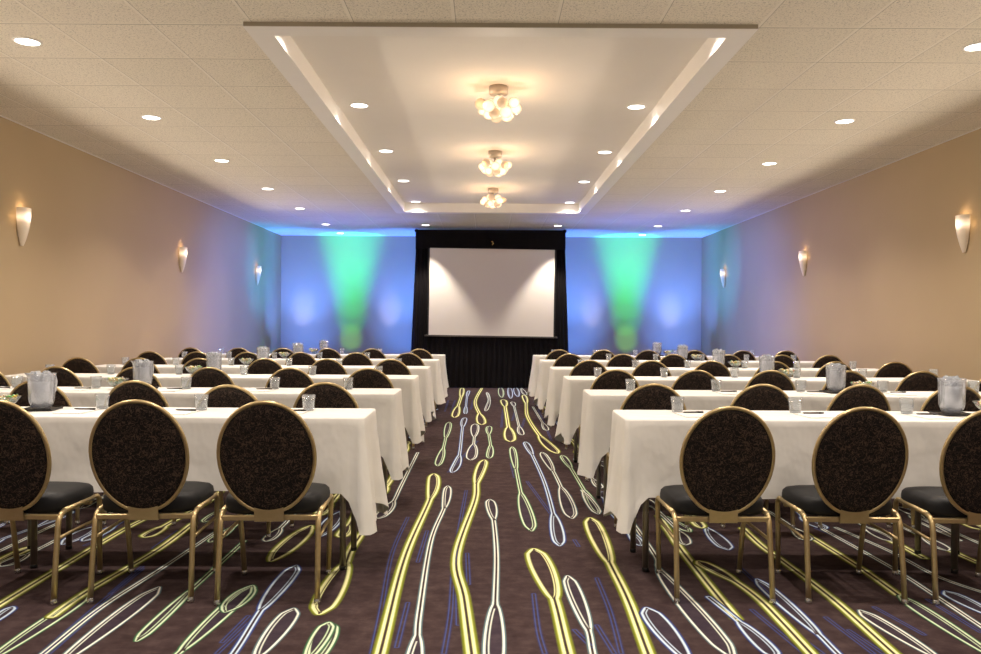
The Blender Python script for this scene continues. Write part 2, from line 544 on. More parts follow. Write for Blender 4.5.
a('w', [(390,142),(388,168),(386,190),(380,223)], W0=.07, W1=.075)
a('g', [(421,147),(420,163),(424,192),(421,219)], W0=.05, W1=.045)
a('y', [(361,62),(359,80),(351,105),(344,128)], W0=.055, W1=.07)
a('b', [(376,68),(372,80),(369,105),(368,120)], W0=.035, W1=.035)
a('y', [(405,62),(390,92),(400,122),(405,144)], h0=False, W1=.08)
a('w', [(416,72),(421,90),(413,114)], W0=.03, W1=.04)
a('y', [(452,88),(456,102),(464,152),(469,182)], W0=.07, W1=.085)
a('w', [(472,93),(476,102),(488,150),(494,167)], W0=.05, W1=.05)
a('y', [(498,78),(503,94),(506,125),(536,172),(573,208)], W0=.055, W1=.075)
a('w', [(518,104),(541,142),(549,157)], h0=False, W1=.05)
a('g', [(446,60),(449,84)], W0=.045, W1=.045); a('b', [(466,60),(469,86)], W0=.04, W1=.04); a('b', [(479,60),(485,82)], W0=.045, W1=.045); a('w', [(492,62),(502,78)], h0=False, W1=.06)
a('w', [(262,206),(226,278),(206,318),(174,353)], h0=False, W1=.06)
a('y', [(205,235),(176,290)], W0=.06)
a('g', [(66,585),(25,690)], h1=False, W0=.07)
a('y', [(150,368),(115,420),(98,460),(42,566)], h0=False, W1=.08)
# right of the aisle
B_ = ((480,490), 3.924)
mpx('w', *B_, [(600,130),(690,262),(715,330),(1000,665)], False, True, W1=.07)
mpx('y', *B_, [(700,100),(775,215),(880,350),(1010,510)], False, False)
mpx('w', *B_, [(400,0),(465,95)], False, True, W1=.05)
mpx('b', *B_, [(880,140),(975,235)], False, True, W1=.07)
mpx('g', *B_, [(700,90),(825,165)], False, True, W1=.05)
def r(style, pts, h0=False, h1=False, W0=.06, W1=.06, ext=0): mpx(style, *R_, pts, h0, h1, W0*.72, W1*.72, ext)
r('y', [(-130,240),(0,310),(105,385),(200,480),(315,604)], True, False, .075, ext=.8)
r('b', [(100,310),(320,505),(420,604)], True, False, .07, ext=.5)
r('y', [(45,110),(120,180),(210,245),(400,390),(640,604)], ext=.9)
r('w', [(505,433),(860,650)], True, False, .075)
r('y', [(290,130),(500,262),(660,375)])
r('g', [(660,375),(1100,660)], True, False, .075)
r('w', [(360,115),(620,260),(800,375),(1010,515)])
r('b', [(840,358),(1080,480)], True, False, .09)
r('w', [(410,108),(620,200),(810,300),(1010,370)])
r('y', [(655,90),(800,170),(1010,265)])
r('w', [(700,60),(900,160)], True, False)
r('b', [(-90,380),(45,490),(180,620)], False, True, W1=.07)
r('y', [(540,110),(650,170),(760,230)], True, False)
# left of the aisle
def l(style, pts, h0=False, h1=False, W0=.06, W1=.06, ext=0): mpx(style, *L_, pts, h0, h1, W0*.72, W1*.72, ext)
l('y', [(600,60),(480,120),(180,300),(0,410),(-150,500)])
l('g', [(350,370),(-120,680)], True, False, .075)
l('w', [(870,110),(640,265),(400,420),(170,604)], ext=.5)
l('w', [(625,342),(270,612),(200,665)], True, False, .095)
l('g', [(960,160),(850,262),(735,368),(535,555)], False, True, W1=.05)
l('g', [(985,338),(660,640)], True, False, .08)
l('y', [(760,90),(620,195),(350,355),(200,460)])
l('b', [(50,420),(-60,500)], True, False, .05)
l('b', [(370,105),(245,175)], True, True, .07)
l('y', [(120,185),(0,240),(-100,300)], True, False)
l('w', [(230,90),(0,200),(-120,260)])
C_ = ((240,490), 3.924)
mpx('y', *C_, [(280,140),(120,280)], True, True, .055, .055)
mpx('b', *C_, [(222,296),(95,455),(0,605),(-60,690)], True, False, .062)
mpx('w', *C_, [(212,465),(40,690)], True, False, .066)
mpx('g', *C_, [(350,520),(250,690)], True, False, .05)
mpx('g', *C_, [(50,375),(-60,480)], True, True, .045)
mpx('b', *C_, [(395,85),(310,185)], True, True, .05)
# the rest of the carpet, under and between the rows
for side, lanes in ((-1, [-.78-.235*k for k in range(15)]), (1, [.86+.235*k for k in range(15)])):
    for X in lanes:
        y = 4.25 + R.uniform(0, .8) if abs(X) < 2.3 else (3.6 if abs(X) < 2.6 else 1.9) + R.uniform(0, .8)
        while y < 12.2:
            ln = R.uniform(.9, 1.7)
            st = R.choice('yywwwgbb')
            xx = X + R.uniform(-.04, .04)
            pts = [(xx, y), (xx+R.uniform(-.03,.03), y+.22*ln), (xx+R.uniform(-.05,.05), y+.6*ln), (xx+R.uniform(-.06,.06), y+ln)]
            motif(st, pts, R.uniform(.2,.35), R.uniform(.2,.35), R.uniform(.045,.065), R.uniform(.045,.065))
            y += ln + R.uniform(.05, .3)
# base sheet
b0 = len(fv)
for p in ((XL-.0,YF),(XR,YF),(XR,YB),(XL,YB)): fv.append((p[0],p[1],0.0)); fc.append((0,0,0,0))
ff.append((b0,b0+1,b0+2,b0+3))
me = bpy.data.meshes.new('floor'); me.from_pydata(fv, [], ff); me.update()
at = me.color_attributes.new('Col', 'FLOAT_COLOR', 'POINT')
at.data.foreach_set('color', [x for cc in fc for x in cc])
me.materials.append(M['carpet'])
fl = bpy.data.objects.new('floor', me); COL.objects.link(fl); fl['kind'] = 'structure'

# ------------------------------------------------------------------ seating rows
FAR = [4.30, 5.60, 7.03, 8.50, 10.13, 11.6]
TD, TH = .425, .75
ROW = ['nearest row', 'second-nearest row', 'third-nearest row', 'fourth-nearest row', 'fifth-nearest row', 'farthest row']
ORD = ['first', 'second', 'third', 'fourth', 'fifth', 'sixth']
SIDE = {'L': 'left block', 'R': 'right block'}

def make_table(length):
    t = empty('folding_table')
    t['category'] = 'table'
    hl = length/2
    MB().rbox(-hl, hl, -TD/2, TD/2, TH-.035, TH-.004, .006).build('tabletop', M['board'], t)
    for sx in (-1, 1):
        for sy in (-1, 1):
            x, y = sx*(hl-.10), sy*.165
            lg = MB().tube([(x, y, .012), (x, y, .4), (x, y, TH-.035)], .0155, 10).build('leg', M['steel'], t)
            MB().lathe([(0,0),(.0165,0),(.017,.016),(.0155,.02)], 10, (x, y, 0)).build('foot_cap', M['blackplastic'], lg)
        MB().tube([(sx*(hl-.10), -.165, .56), (sx*(hl-.10), .165, .56)], .011, 8).build('crossbar', M['steel'], t)
    return t

def make_cloth(length, end, seed):
    """linen over a table; end = +1/-1 tells on which end (local x) a free flap hangs; the other end butts against the next table"""
    rr = random.Random(seed)
    hl = length/2 + .006; hd = TD/2 + .006
    m = MB(); rc = .03
    # perimeter from the butt corner (near side, y-) along near side, round the free end, back along far side
    per = []
    nx = 46
    for i in range(nx+1):
        x = -hl+.008 + (2*hl-.008-rc)*i/nx
        per.append((x, -hd, 0, -1, 'n', x))
    for i in range(1, 6):
        an = -math.pi/2 + math.pi/2*i/6
        per.append((hl-rc+rc*math.cos(an), -hd+rc+rc*math.sin(an), math.cos(an), math.sin(an), 'c0', i/6))
    ny = 16
    for i in range(ny+1):
        y = -hd+rc + (2*hd-2*rc)*i/ny
        per.append((hl, y, 1, 0, 'e', y))
    for i in range(1, 6):
        an = math.pi/2*i/6
        per.append((hl-rc+rc*math.cos(an), hd-rc+rc*math.sin(an), math.cos(an), math.sin(an), 'c1', i/6))
    for i in range(nx+1):
        x = hl-rc - (2*hl-.008-rc)*i/nx
        per.append((x, hd, 0, 1, 'f', x))
    a_, b_ = .368 + rr.uniform(-.012,.012), .43
    tipn = .55 + rr.uniform(-.03, .05); tipf = .55 + rr.uniform(-.04,.05)
    ph = [rr.uniform(0, 6.28) for _ in range(8)]
    flare = .02 + rr.random()**2*.06
    def smooth(u): u = max(0, min(1, u)); return u*u*(3-2*u)
    cols = []
    for (x, y, nxn, nyn, kind, q) in per:
        dn = math.hypot(x-hl, y+hd); df = math.hypot(x-hl, y-hd)     # distances to the two free corners
        if kind in 'nf':
            base = a_ + .006*math.sin(x*5+ph[0])
            d = dn if kind == 'n' else df
            tip = tipn if kind == 'n' else tipf
            drop = base + (tip-base)*max(0, 1-max(0, d-.012)/.075)**1.25
            wav = .010*math.sin(x*7.3+ph[1]) + .006*math.sin(x*15+ph[2])
            wav += .035*math.exp(-((d-.075)/.045)**2)
            out = .004 + max(0, wav)*(.5 if kind == 'n' else .8)
        elif kind[0] == 'c':
            drop = tipn if kind == 'c0' else tipf
            drop -= .02*abs(q-.5)
            out = flare
        else:
            w0 = max(0, 1-dn/.26)**1.15; w1 = max(0, 1-df/.26)**1.15
            drop = b_ + (tipn-b_)*w0 + (tipf-b_)*w1
            out = .024 + .024*math.sin(y*27+ph[3]) + .018*math.sin(y*13+ph[5]) + flare*.55*(w0+w1)
        col = []
        NV = 14
        for j in range(NV+1):
            v = j/NV
            # rounded break at the table edge, then hang
            if v < .06: oo, zz = .004*v/.06, -.002*v/.06
            else:
                u = (v-.06)/.94
                oo = .004 + out*(u**1.25) + .004*math.sin(u*5+ph[6]+x*3)*u
                zz = -.002 - (drop-.002)*u
            col.append((x+nxn*oo, y+nyn*oo, TH+.002+zz))
        cols.append(col)
    n = len(cols); NV = len(cols[0])-1
    vs = [p for col in cols for p in col]
    fs = [(i*(NV+1)+j, (i+1)*(NV+1)+j, (i+1)*(NV+1)+j+1, i*(NV+1)+j+1) for i in range(n-1) for j in range(NV)]
    # top: fan of quads between near and far sides
    top = len(vs)
    near = [i for i in range(nx+1)]
    far = [n-1-i for i in range(nx+1)]
    for i in range(nx):
        fs.append((near[i]*(NV+1), far[i]*(NV+1), far[i+1]*(NV+1), near[i+1]*(NV+1)))
    mid = list(range(nx, n-nx))
    fs.append(tuple(k*(NV+1) for k in mid))
    if end < 0:
        vs = [(-p[0], p[1], p[2]) for p in vs]
    m.add(vs, fs, True)
    o = m.build('tablecloth', M['cloth'])
    # keep the top crisp
    for p in o.data.polygons:
        if p.normal.z > .95 or p.normal.z < -.95: p.use_smooth = False
    return o

TL = 1.72
table_proto = None
for ri, far in enumerate(FAR):
    for side, x_end, sg in (('L', -.60, -1), ('R', .69, 1)):
        for k in range(2):
            if ri == 0 and k == 1 and False: continue
            cx = x_end + sg*(TL/2 + k*(TL+.004))
            cy = far - TD/2
            where = ('aisle end', 'wall end')[k]
            lab = '%s, %s, %s' % (where, ROW[ri], SIDE[side])
            if table_proto is None:
                table_proto = make_table(TL); t = table_proto
                t.location = (cx, cy, 0)
            else:
                t = dup(table_proto, (cx, cy, 0))
            tag(t, 'narrow folding table under white cloth at ' + lab, 'table', 'cloth-covered folding tables')
            free = (-sg if k == 0 else sg)
            cl = make_cloth(TL, free, 100+ri*10+k+(5 if side == 'R' else 0))
            cl.location = (cx, cy, .0005)
            tag(cl, 'white tablecloth draped to the ' + lab, 'tablecloth', 'white tablecloths')

# chair ---------------------------------------------------------------
def make_chair():
    t = empty('banquet_chair'); t['category'] = 'chair'
    # cushion, wider at the front with rounded corners and a crowned top
    def outline(k, n=40):
        pts = []
        for i in range(n):
            an = 2*math.pi*i/n
            cx_, sy_ = math.cos(an), math.sin(an)
            e = .42
            px = math.copysign(abs(cx_)**e, cx_); py = math.copysign(abs(sy_)**e, sy_)
            hw = .205 + .022*(py+1)/2
            pts.append((px*hw*k, .009 + py*.157*k))
        return pts
    m = MB(); rings = []
    for (k, z) in ((.90,.366),(.975,.372),(1.0,.388),(1.0,.415),(.985,.432),(.93,.444),(.8,.451),(.5,.456),(.15,.458)):
        rings.append([(p[0], p[1], z) for p in outline(k)])
    vs = [p for rg in rings for p in rg]; n = 40; fs = []
    for i in range(len(rings)-1):
        for k in range(n):
            j = (k+1) % n
            fs.append((i*n+k, i*n+j, i*n+n+j, i*n+n+k))
    fs.append(tuple(range(n-1,-1,-1))); fs.append(tuple((len(rings)-1)*n+k for k in range(n)))
    m.add(vs, fs, True)
    m.build('seat', M['vinyl'], t)
    # oval back, leaning a little backwards
    tilt = math.radians(12.5)
    cz, cyb = .622, -.218
    def bp(u, v, w):           # u across, v up in the plane of the back, w thickness (positive forward)
        return (u, cyb - v*math.sin(tilt) + w*math.cos(tilt), cz + v*math.cos(tilt) + w*math.sin(tilt))
    def ell(k, an):
        s_ = math.sin(an)
        return (.192*k*math.cos(an)*(1+.04*s_), .237*k*s_)
    m = MB(); n = 48
    prof = [(.0,-.022),(.35,-.0215),(.7,-.019),(.9,-.015),(1.0,-.008),(1.0,.006),(.93,.018),(.8,.027),(.5,.034),(.0,.036)]
    vs = []
    for (k, w) in prof:
        for i in range(n):
            u, v = ell(max(k, .004), 2*math.pi*i/n); vs.append(bp(u, v, w))
    fs = [(i*n+k, i*n+(k+1)%n, i*n+n+(k+1)%n, i*n+n+k) for i in range(len(prof)-1) for k in range(n)]
    m.add(vs, fs, True)
    back = m.build('backrest', M['fabric'], t)
    MB().loop([bp(*ell(1.035, 2*math.pi*i/56), -.002) for i in range(56)], .0088, 10).build('back_rim', M['gold'], back)
    # bracket plate under the back and cross rail
    m = MB()
    m.grid(lambda u, v: (-.062+.124*u + (.0), -.180+.010*v, .408 - .064*v), 4, 4, False)
    m.grid(lambda u, v: (-.062+.124*u, -.174+.010*v, .408 - .064*v), 4, 4, False)
    m.build('back_bracket', M['gold'], t)
    m = MB()
    m.rbox(-.205, .205, -.163, -.143, .346, .368, .004)
    m.rbox(-.2, .2, .12, .138, .348, .366, .004)
    m.rbox(-.012, .012, -.15, .125, .348, .364, .003)
    m.build('seat_frame', M['gold'], t)
    for s_ in (-1, 1):
        x = s_
        lg = MB().tube([(x*.209,-.198,.014),(x*.208,-.185,.15),(x*.206,-.164,.31),(x*.206,-.158,.345),(x*.207,-.142,.366),(x*.208,-.115,.377)], .0118, 10).build('leg', M['gold'], t)
        MB().lathe([(0,0),(.013,0),(.0145,.008),(.0135,.02),(.0118,.024)], 10, (x*.209,-.198,0)).build('glide', M['glide'], lg)
        lg = MB().tube([(x*.196,.215,.014),(x*.204,.195,.2),(x*.213,.176,.34),(x*.215,.166,.368),(x*.216,.145,.384),(x*.216,.12,.387)], .0118, 10).build('leg', M['gold'], t)
        MB().lathe([(0,0),(.013,0),(.0145,.008),(.0135,.02),(.0118,.024)], 10, (x*.196,.215,0)).build('glide', M['glide'], lg)
        MB().tube([(x*.208,-.115,.377),(x*.212,.02,.383),(x*.216,.12,.387)], .0118, 10).build('side_rail', M['gold'], t)
        MB().tube([(x*.207,-.171,.268),(x*.206,.0,.272),(x*.207,.187,.272)], .0075, 8).build('stretcher', M['gold'], t)
    return t

CH = {
 'L': [[262,136,4], [329,234,141,43], [370,292,215,141,62,-12], [393,329,266,202,144,83], [409,357,303,249,199,152], [419,374,330,284,240,194]],
 'R': [[725,857,987], [653,758,853,950], [614,694,769,842,917,992], [588,651,710,771,831,892], [570,622,673,727,780,827], [558,602.7,646,694,740.6,784]],
}
ZO = [3.484, 4.765, 6.17, 7.66, 9.25, 10.65]        # distance of the chair backs, row by row
SX = {('L',0): .022}
EX = {('L',0,0): -.035, ('L',0,1): -.035, ('L',0,2): -.035, ('L',1,1): -.26, ('L',1,0): -.05}
chair_proto = None
SEATX = {}
for side in 'LR':
    for ri in range(6):
        for k, px in enumerate(CH[side][ri]):
            z = ZO[ri] + EX.get((side,ri,k), 0) + R.uniform(-.012,.012)
            X = X_at(px, z) + SX.get((side,ri), 0)
            SEATX[(side,ri,k)] = X
            rz = math.radians(R.uniform(-3, 3))
            lab = 'black oval-backed gold-framed chair, %s seat from aisle, %s, %s' % (ORD[k], ROW[ri], SIDE[side])
            if chair_proto is None:
                chair_proto = make_chair(); c = chair_proto
                c.location = (X, z+.185, 0); c.rotation_euler = (0,0,rz)
                tag(c, lab, None, 'oval-backed banquet chairs')
            else:
                c = dup(chair_proto, (X, z+.185, 0), rz, lab, 'oval-backed banquet chairs')
                c.scale = (1,1,1)
            if ri == 0 and side == 'L': c.scale = (1.02, 1.0, 1.02)

# table things ---------------------------------------------------------
TZ = TH + .0035
def make_glass():
    t = empty('water_glass'); t['category'] = 'glass'
    MB().lathe([(.0275,.003),(.0295,.012),(.033,.045),(.036,.081),(.035,.081),(.0318,.045),(.0282,.016),(.001,.0145)], 20).build('tumbler', M['glass'], t)
    MB().lathe([(0,0),(.027,0),(.0285,.012),(.0,.0135)], 20).build('base', M['thick'], t)
    return t
def make_pitcher():
    t = empty('water_pitcher'); t['category'] = 'pitcher'
    m = MB(); n = 24
    prof = [(.0,.0),(.046,.0),(.05,.006),(.063,.036),(.066,.05),(.070,.17),(.073,.188)]
    inner = [(.069,.188),(.0665,.17),(.0625,.052),(.058,.038),(.045,.010),(.0,.010)]
    m.lathe(prof+inner, n)
    # pouring lip
    vs = list(m.v)
    for i, p in enumerate(vs):
        if p[2] > .165 and p[0] < -.045 and abs(p[1]) < .04:
            w = (p[2]-.165)/.023*(1-abs(p[1])/.04)
            m.v[i] = (p[0]-.02*w, p[1], p[2]+.008*w)
    m.build('body', M['pitcher_wall'], t)
    MB().tube([(.062,.035,.165),(.085,.052,.168),(.095,.06,.14),(.088,.055,.09),(.06,.034,.06)], .007, 8).build('handle', M['pitcher'], t)
    rr = random.Random(3); m = MB()
    for i in range(26):
        an = rr.uniform(0, 6.28); ra = .046*math.sqrt(rr.random()); z = rr.choice([.15,.165,.175,.184])
        s_ = rr.uniform(.009,.013); q = Matrix.Rotation(rr.uniform(0,3), 3, Vector((rr.random(),rr.random(),rr.random()+.1)).normalized())
        cc = Vector((ra*math.cos(an), ra*math.sin(an), z))
        vs = [cc + q @ Vector((x,y,w))*s_ for w in (-1,1) for y in (-1,1) for x in (-1,1)]
        m.add(vs, [(0,2,3,1),(4,5,7,6),(0,1,5,4),(2,6,7,3),(0,4,6,2),(1,3,7,5)])
    o = m.build('ice_cubes', M['ice'], t); o['kind'] = 'stuff'
    MB().lathe([(.0,.011),(.044,.011),(.0575,.038),(.0618,.052),(.065,.145),(.0,.146)], n).build('water', M['pitcher'], t)
    t.scale = (.93,.93,.97)
    return t
def make_tray():
    m = MB(); m.rbox(-.078,.078,-.078,.078,0,.007,.012)
    for (a0,a1,b0,b1) in ((-.078,.078,-.078,-.072),(-.078,.078,.072,.078),(-.078,-.072,-.072,.072),(.072,.078,-.072,.072)):
        m.box(a0,a1,b0,b1,.006,.011)
    o = m.build('serving_tray', M['blackplastic']); o['category'] = 'tray'
    return o
def make_bowl():
    t = empty('candy_bowl'); t['category'] = 'bowl'
    MB().lathe([(0,0),(.032,0),(.034,.004),(.016,.012),(.03,.022),(.056,.042),(.078,.072),(.075,.072),(.053,.045),(.028,.026),(0,.02)], 24).build('dish', M['bowl'], t)
    return t
def make_candy():
    rr = random.Random(11); m = MB()
    for i in range(34):
        an = rr.uniform(0, 6.28); ra = .052*math.sqrt(rr.random()); z = .04 + .03*(ra/.052)**1.5*.6 + rr.uniform(0,.022)
        m.sphere((ra*math.cos(an), ra*math.sin(an), z), rr.uniform(.009,.012), 8, 5, .75)
        d = Vector((rr.uniform(-1,1), rr.uniform(-1,1), rr.uniform(0,.6))).normalized()
        p = Vector((ra*math.cos(an), ra*math.sin(an), z))
        for s_ in (-1,1): m.tube([p+d*s_*.008, p+d*s_*.017], [.003,.007], 6)
    return m.build('wrapped_sweets', M['candy'])
def make_pad():
    t = empty('notepad'); t['category'] = 'notepad'
    MB().rbox(-.07,.07,-.09,.09,0,.004,.001).build('sheets', M['paper'], t)
    MB().box(-.07,.07,.082,.0905,-.0,.0046).build('binding', M['trimw'], t)
    return t
def make_pen():
    t = empty('ballpoint_pen'); t['category'] = 'pen'
    MB().tube([(-.055,0,.0045),(-.046,0,.0045),(.03,0,.0045)], [.0015,.0038,.0042], 8).build('barrel', M['pen'], t)
    MB().tube([(.03,0,.0045),(.055,0,.0045)], .0044, 8).build('cap', M['blackplastic'], t)
    MB().box(.015,.055,-.001,.001,.009,.0102).build('clip', M['glide'], t)
    return t
proto = {}
def place(kind, maker, loc, rz, label, group, cat=None):
    if kind not in proto:
        proto[kind] = maker(); o = proto[kind]; o.location = loc; o.rotation_euler = (0,0,rz)
        tag(o, label, cat, group)
    else:
        o = dup(proto[kind], loc, rz, label, group)
    return o
GX = {('L',0): [309,202.5,101.5], ('L',1): [348,275,187,97,17], ('R',0): [678,795.6,905.6], ('R',1): [631,716,801,883,975]}
for side, sg in (('L',-1),('R',1)):
    for ri, far in enumerate(FAR):
        gz = far - .105
        xs = [X_at(p, gz) for p in GX[(side,ri)]] if (side,ri) in GX else [sg*(.99 + .575*k) - .0 + R.uniform(-.03,.03) for k in range(6)]
        if side == 'L' and ri >= 2: xs = [x + .05 for x in xs]
        for k, X in enumerate(xs):
            z = gz + R.uniform(-.015,.015)
            at_ = '%s seat from aisle, %s, %s' % (ORD[k], ROW[ri], SIDE[side])
            place('glass', make_glass, (X, z, TZ), R.uniform(0,6), 'clear water tumbler at ' + at_, 'water tumblers')
            if ri < 2:
                px_ = X - .055 if side == 'L' else X + .055
                pr = math.radians(R.uniform(-6,6))
                place('pad', make_pad, (px_-.01, z-.145, TZ), pr, 'white notepad at ' + at_, 'white notepads')
                place('pen', make_pen, (px_+.005, z-.085, TZ+.0045), math.radians(R.uniform(-7,7)), 'dark pen on notepad at ' + at_, 'dark pens')
        px = {'L': [42,143,214,263,298,324], 'R': [952,836,767,718.6,682.6,657]}[side][ri]
        z = far - .15
        X = X_at(px, z)
        at_ = 'mid %s, %s' % (ROW[ri], SIDE[side])
        place('tray', make_tray, (X, z, TZ), math.radians(R.uniform(-8,8)), 'square black tray under pitcher, ' + at_, 'black trays')
        place('pitcher', make_pitcher, (X, z, TZ+.0072), math.radians(R.uniform(35,70)), 'frosted pitcher of iced water, ' + at_, 'iced water pitchers')
        bx = X + sg*(.165 if ri < 5 else .145); bz = z - (.05 if ri == 0 else .03)
        place('bowl', make_bowl, (bx, bz, TZ), 0, 'clear glass sweet bowl beside pitcher, ' + at_, 'glass sweet bowls')
        sw = place('candy', make_candy, (bx, bz, TZ-.004), R.uniform(0,6), 'heap of wrapped sweets in glass bowl, ' + at_, 'heaps of sweets', 'sweets')
        sw['kind'] = 'stuff'

# ------------------------------------------------------------------ drape and screen
DZ = 14.84
def pleat(x0t, x1t, x0b, x1b, z0, z1, y, amp, n, seed, nu=120):
    rr = random.Random(seed); ph = [rr.uniform(0,6.28) for _ in range(3)]
    def fn(u, v):
        x = (x0b+(x1b-x0b)*u)*(1-v) + (x0t+(x1t-x0t)*u)*v
        w = amp*(.65*math.sin(u*n*6.283+ph[0]+.5*math.sin(v*3+ph[2])) + .35*math.sin(u*n*2.3*6.283+ph[1]+v))
        return (x, y + w*(1.1-.35*v), z0+(z1-z0)*v)
    return MB().grid(fn, nu, 10)
dr = empty('stage_drape', (0, 0, 0))
tag(dr, 'black velour pipe-and-drape surround behind the screen on the far wall', 'drape')
pleat(-1.31,-.98,-1.43,-.98,.01,2.93,DZ+.06,.028,5,1).build('side_curtain', M['drape'], dr)
pleat(1.18,1.455,1.18,1.57,.01,2.93,DZ+.06,.028,5,2).build('side_curtain', M['drape'], dr)
pleat(-1.325,1.47,-1.325,1.47,2.58,2.945,DZ+.01,.008,9,3).build('valance', M['drape'], dr)
pleat(-1.15,1.34,-1.19,1.38,.01,.965,DZ-.03,.022,26,4,240).build('skirt', M['drape'], dr)
MB().box(-1.0,1.2,DZ+.1,DZ+.105,.9,2.7).build('backing', M['drape'], dr)
for x in (-1.31, 1.455):
    MB().tube([(x,DZ+.1,.0),(x,DZ+.1,2.9)], .02, 8).build('upright_pole', M['blackplastic'], dr)
    MB().sphere((x,DZ+.02,2.925), .035).build('pole_cap', M['drape'], dr)
MB().tube([(-1.31,DZ+.05,2.935),(1.455,DZ+.05,2.935)], .016, 8).build('crossbar', M['blackplastic'], dr)
scr = empty('projection_screen', (.09, DZ-.06, .972), 0)
tag(scr, 'white projection screen with black border hung in the black drape', 'screen')
sw_, sh_ = 1.158, 1.615
def sp(x0, x1, y0, y1, z0, z1): return MB().rbox(x0,x1,y0,y1,z0,z1,.003)
sp(-sw_, sw_, 0, .012, .0, sh_).build('screen_surface', M['screen'], scr)
m = MB()
m.box(-sw_-.03,-sw_,-.004,.016,-.03,sh_+.04); m.box(sw_,sw_+.03,-.004,.016,-.03,sh_+.04)
m.build('border', M['blackplastic'], scr)
sp(-sw_-.07, sw_+.07, -.02, .03, sh_, sh_+.055).build('top_case', M['drape'], scr)
sp(-sw_-.075, sw_+.075, -.012, .02, -.028, .002).build('bottom_bar', m_simple('bar_grey', (.09,.08,.07), .4, .5), scr)
m = MB(); m.tube([(0,-.01,sh_+.055),(0,-.01,sh_+.085),(.02,-.012,sh_+.1),(0,-.012,sh_+.12),(-.015,-.012,sh_+.105)], .0085, 8)
m.sphere((0,-.012,sh_+.13), .016, 10, 6)
m.build('hook', M['brass'], scr)
scr.rotation_euler = (0, math.radians(.62), 0)

# ------------------------------------------------------------------ lamps and fixtures
WARM = (1.0, .885, .765)
def lamp(name, kind, loc, power, col, aim=None, angle=None, blend=1.0, size=.05):
    d = bpy.data.lights.new(name, kind); d.energy = power; d.color = col
    if kind == 'SPOT':
        d.spot_size = math.radians(angle); d.spot_blend = blend; d.shadow_soft_size = size
    elif kind == 'POINT': d.shadow_soft_size = size
    o = bpy.data.objects.new(name, d); o.location = loc
    if aim is not None:
        o.rotation_euler = (Vector(aim)-Vector(loc)).to_track_quat('-Z', 'Y').to_euler()
    COL.objects.link(o)
    return o

def make_downlight():
    t = empty('ceiling_downlight'); t['category'] = 'downlight'
    MB().lathe([(.070,-.001),(.071,-.006),(.084,-.004),(.087,.0)], 28).build('trim_ring', M['trimw'], t)
    MB().lathe([(.0,-.0028),(.0705,-.0022)], 28).build('lens', M['lens'], t)
    return t
DLZ = [5.02, 6.88, 8.71, 10.54, 12.37, 14.36, 15.80]
DN = ['nearest', 'second', 'third', 'fourth', 'fifth', 'sixth', 'farthest']
P_DOWN = 124
def down(loc, lab):
    place('down', make_downlight, loc, 0, lab, 'recessed ceiling downlights')
def downspot(loc, p=P_DOWN, ang=125, col=WARM):
    lamp('downlight_lamp', 'SPOT', (loc[0], loc[1], loc[2]-.02), p, col, (loc[0], loc[1], 0), ang, .8, .045)
for side, X, nm in (('L', -2.90, 'left outer'), ('R', 3.085, 'right outer')):
    for i, z in enumerate(DLZ):
        down((X, z, H), 'round recessed downlight in tiled ceiling, %s from viewer in the %s row' % (DN[i], nm))
        if i < 6: downspot((X, z, H), P_DOWN*(1 if i < 4 else .38 if i == 4 else .05))
for X, nm in ((-1.105, 'left'), (1.285, 'right')):
    for i, z in enumerate(DLZ[:5]):
        if i: down((X, z, TP), 'round recessed downlight in the raised ceiling tray, %s visible in its %s row' % (DN[i-1], nm))
        downspot((X, z, TP), P_DOWN*.55, 138)
    down((X, 14.38, H), 'round recessed downlight before the black drape, %s of the two' % nm)
    lamp('downlight_lamp', 'SPOT', (X, 14.38, H-.02), 210, WARM, (X, 14.38, 0), 74, .5, .03)
for X in (-2.90, -.9, 1.1, 3.085):                    # the same downlights carry on behind the viewer
    for z in (3.19, 1.36, -.5): downspot((X, z, H), P_DOWN*.9)

# chandeliers
def make_chandelier():
    t = empty('globe_chandelier'); t['category'] = 'chandelier'
    MB().lathe([(.0,0),(.074,0),(.074,-.058),(.066,-.066),(.0,-.066)], 24).build('canopy', M['canopy'], t)
    MB().tube([(0,0,-.06),(0,0,-.2)], .012, 10).build('stem', M['canopy'], t)
    rr = random.Random(5)
    spots = []
    for i in range(8):
        an = 6.283*i/8 + .2; spots.append((.143*math.cos(an), .143*math.sin(an), -.165 + .022*math.sin(i*2.1)))
    for i in range(5):
        an = 6.283*i/5 + .5; spots.append((.078*math.cos(an), .078*math.sin(an), -.222 + .012*math.sin(i*3.3)))
    spots += [(0,.0,-.20), (.05,.05,-.14), (-.06,.03,-.13), (.0,-.07,-.135)]
    for i, p in enumerate(spots):
        g = MB().sphere(p, .046 + .004*math.sin(i*1.7), 18, 10, .95).build('globe', M['globe_dim'] if i in (1, 4, 6, 9, 11, 14) else M['globe_lit'], t)
        MB().tube([(p[0]*.2,p[1]*.2,-.15),(p[0]*.75,p[1]*.75,p[2]+.0)], .004, 6).build('arm', M['brass'], t)
    return t
for i, z in enumerate((6.32, 8.72, 11.12)):
    place('chand', make_chandelier, (.088, z, TP), i*.6, 'globe-cluster chandelier on the raised ceiling, %s the viewer' % ('nearest', 'middle one from', 'farthest from')[i], 'globe-cluster chandeliers')
    lamp('chandelier_extra_lamp', 'POINT', (.088, z, TP-.8), 14, (1,.80,.60), size=.03)  # added fill lamp below the globes, brightens the tray panel
    for k in range(4):
        an = k*1.571+.785
        lamp('chandelier_extra_lamp', 'POINT', (.088+.235*math.cos(an), z+.235*math.sin(an), TP-.19), 1.1, (1,.55,.24), size=.03)

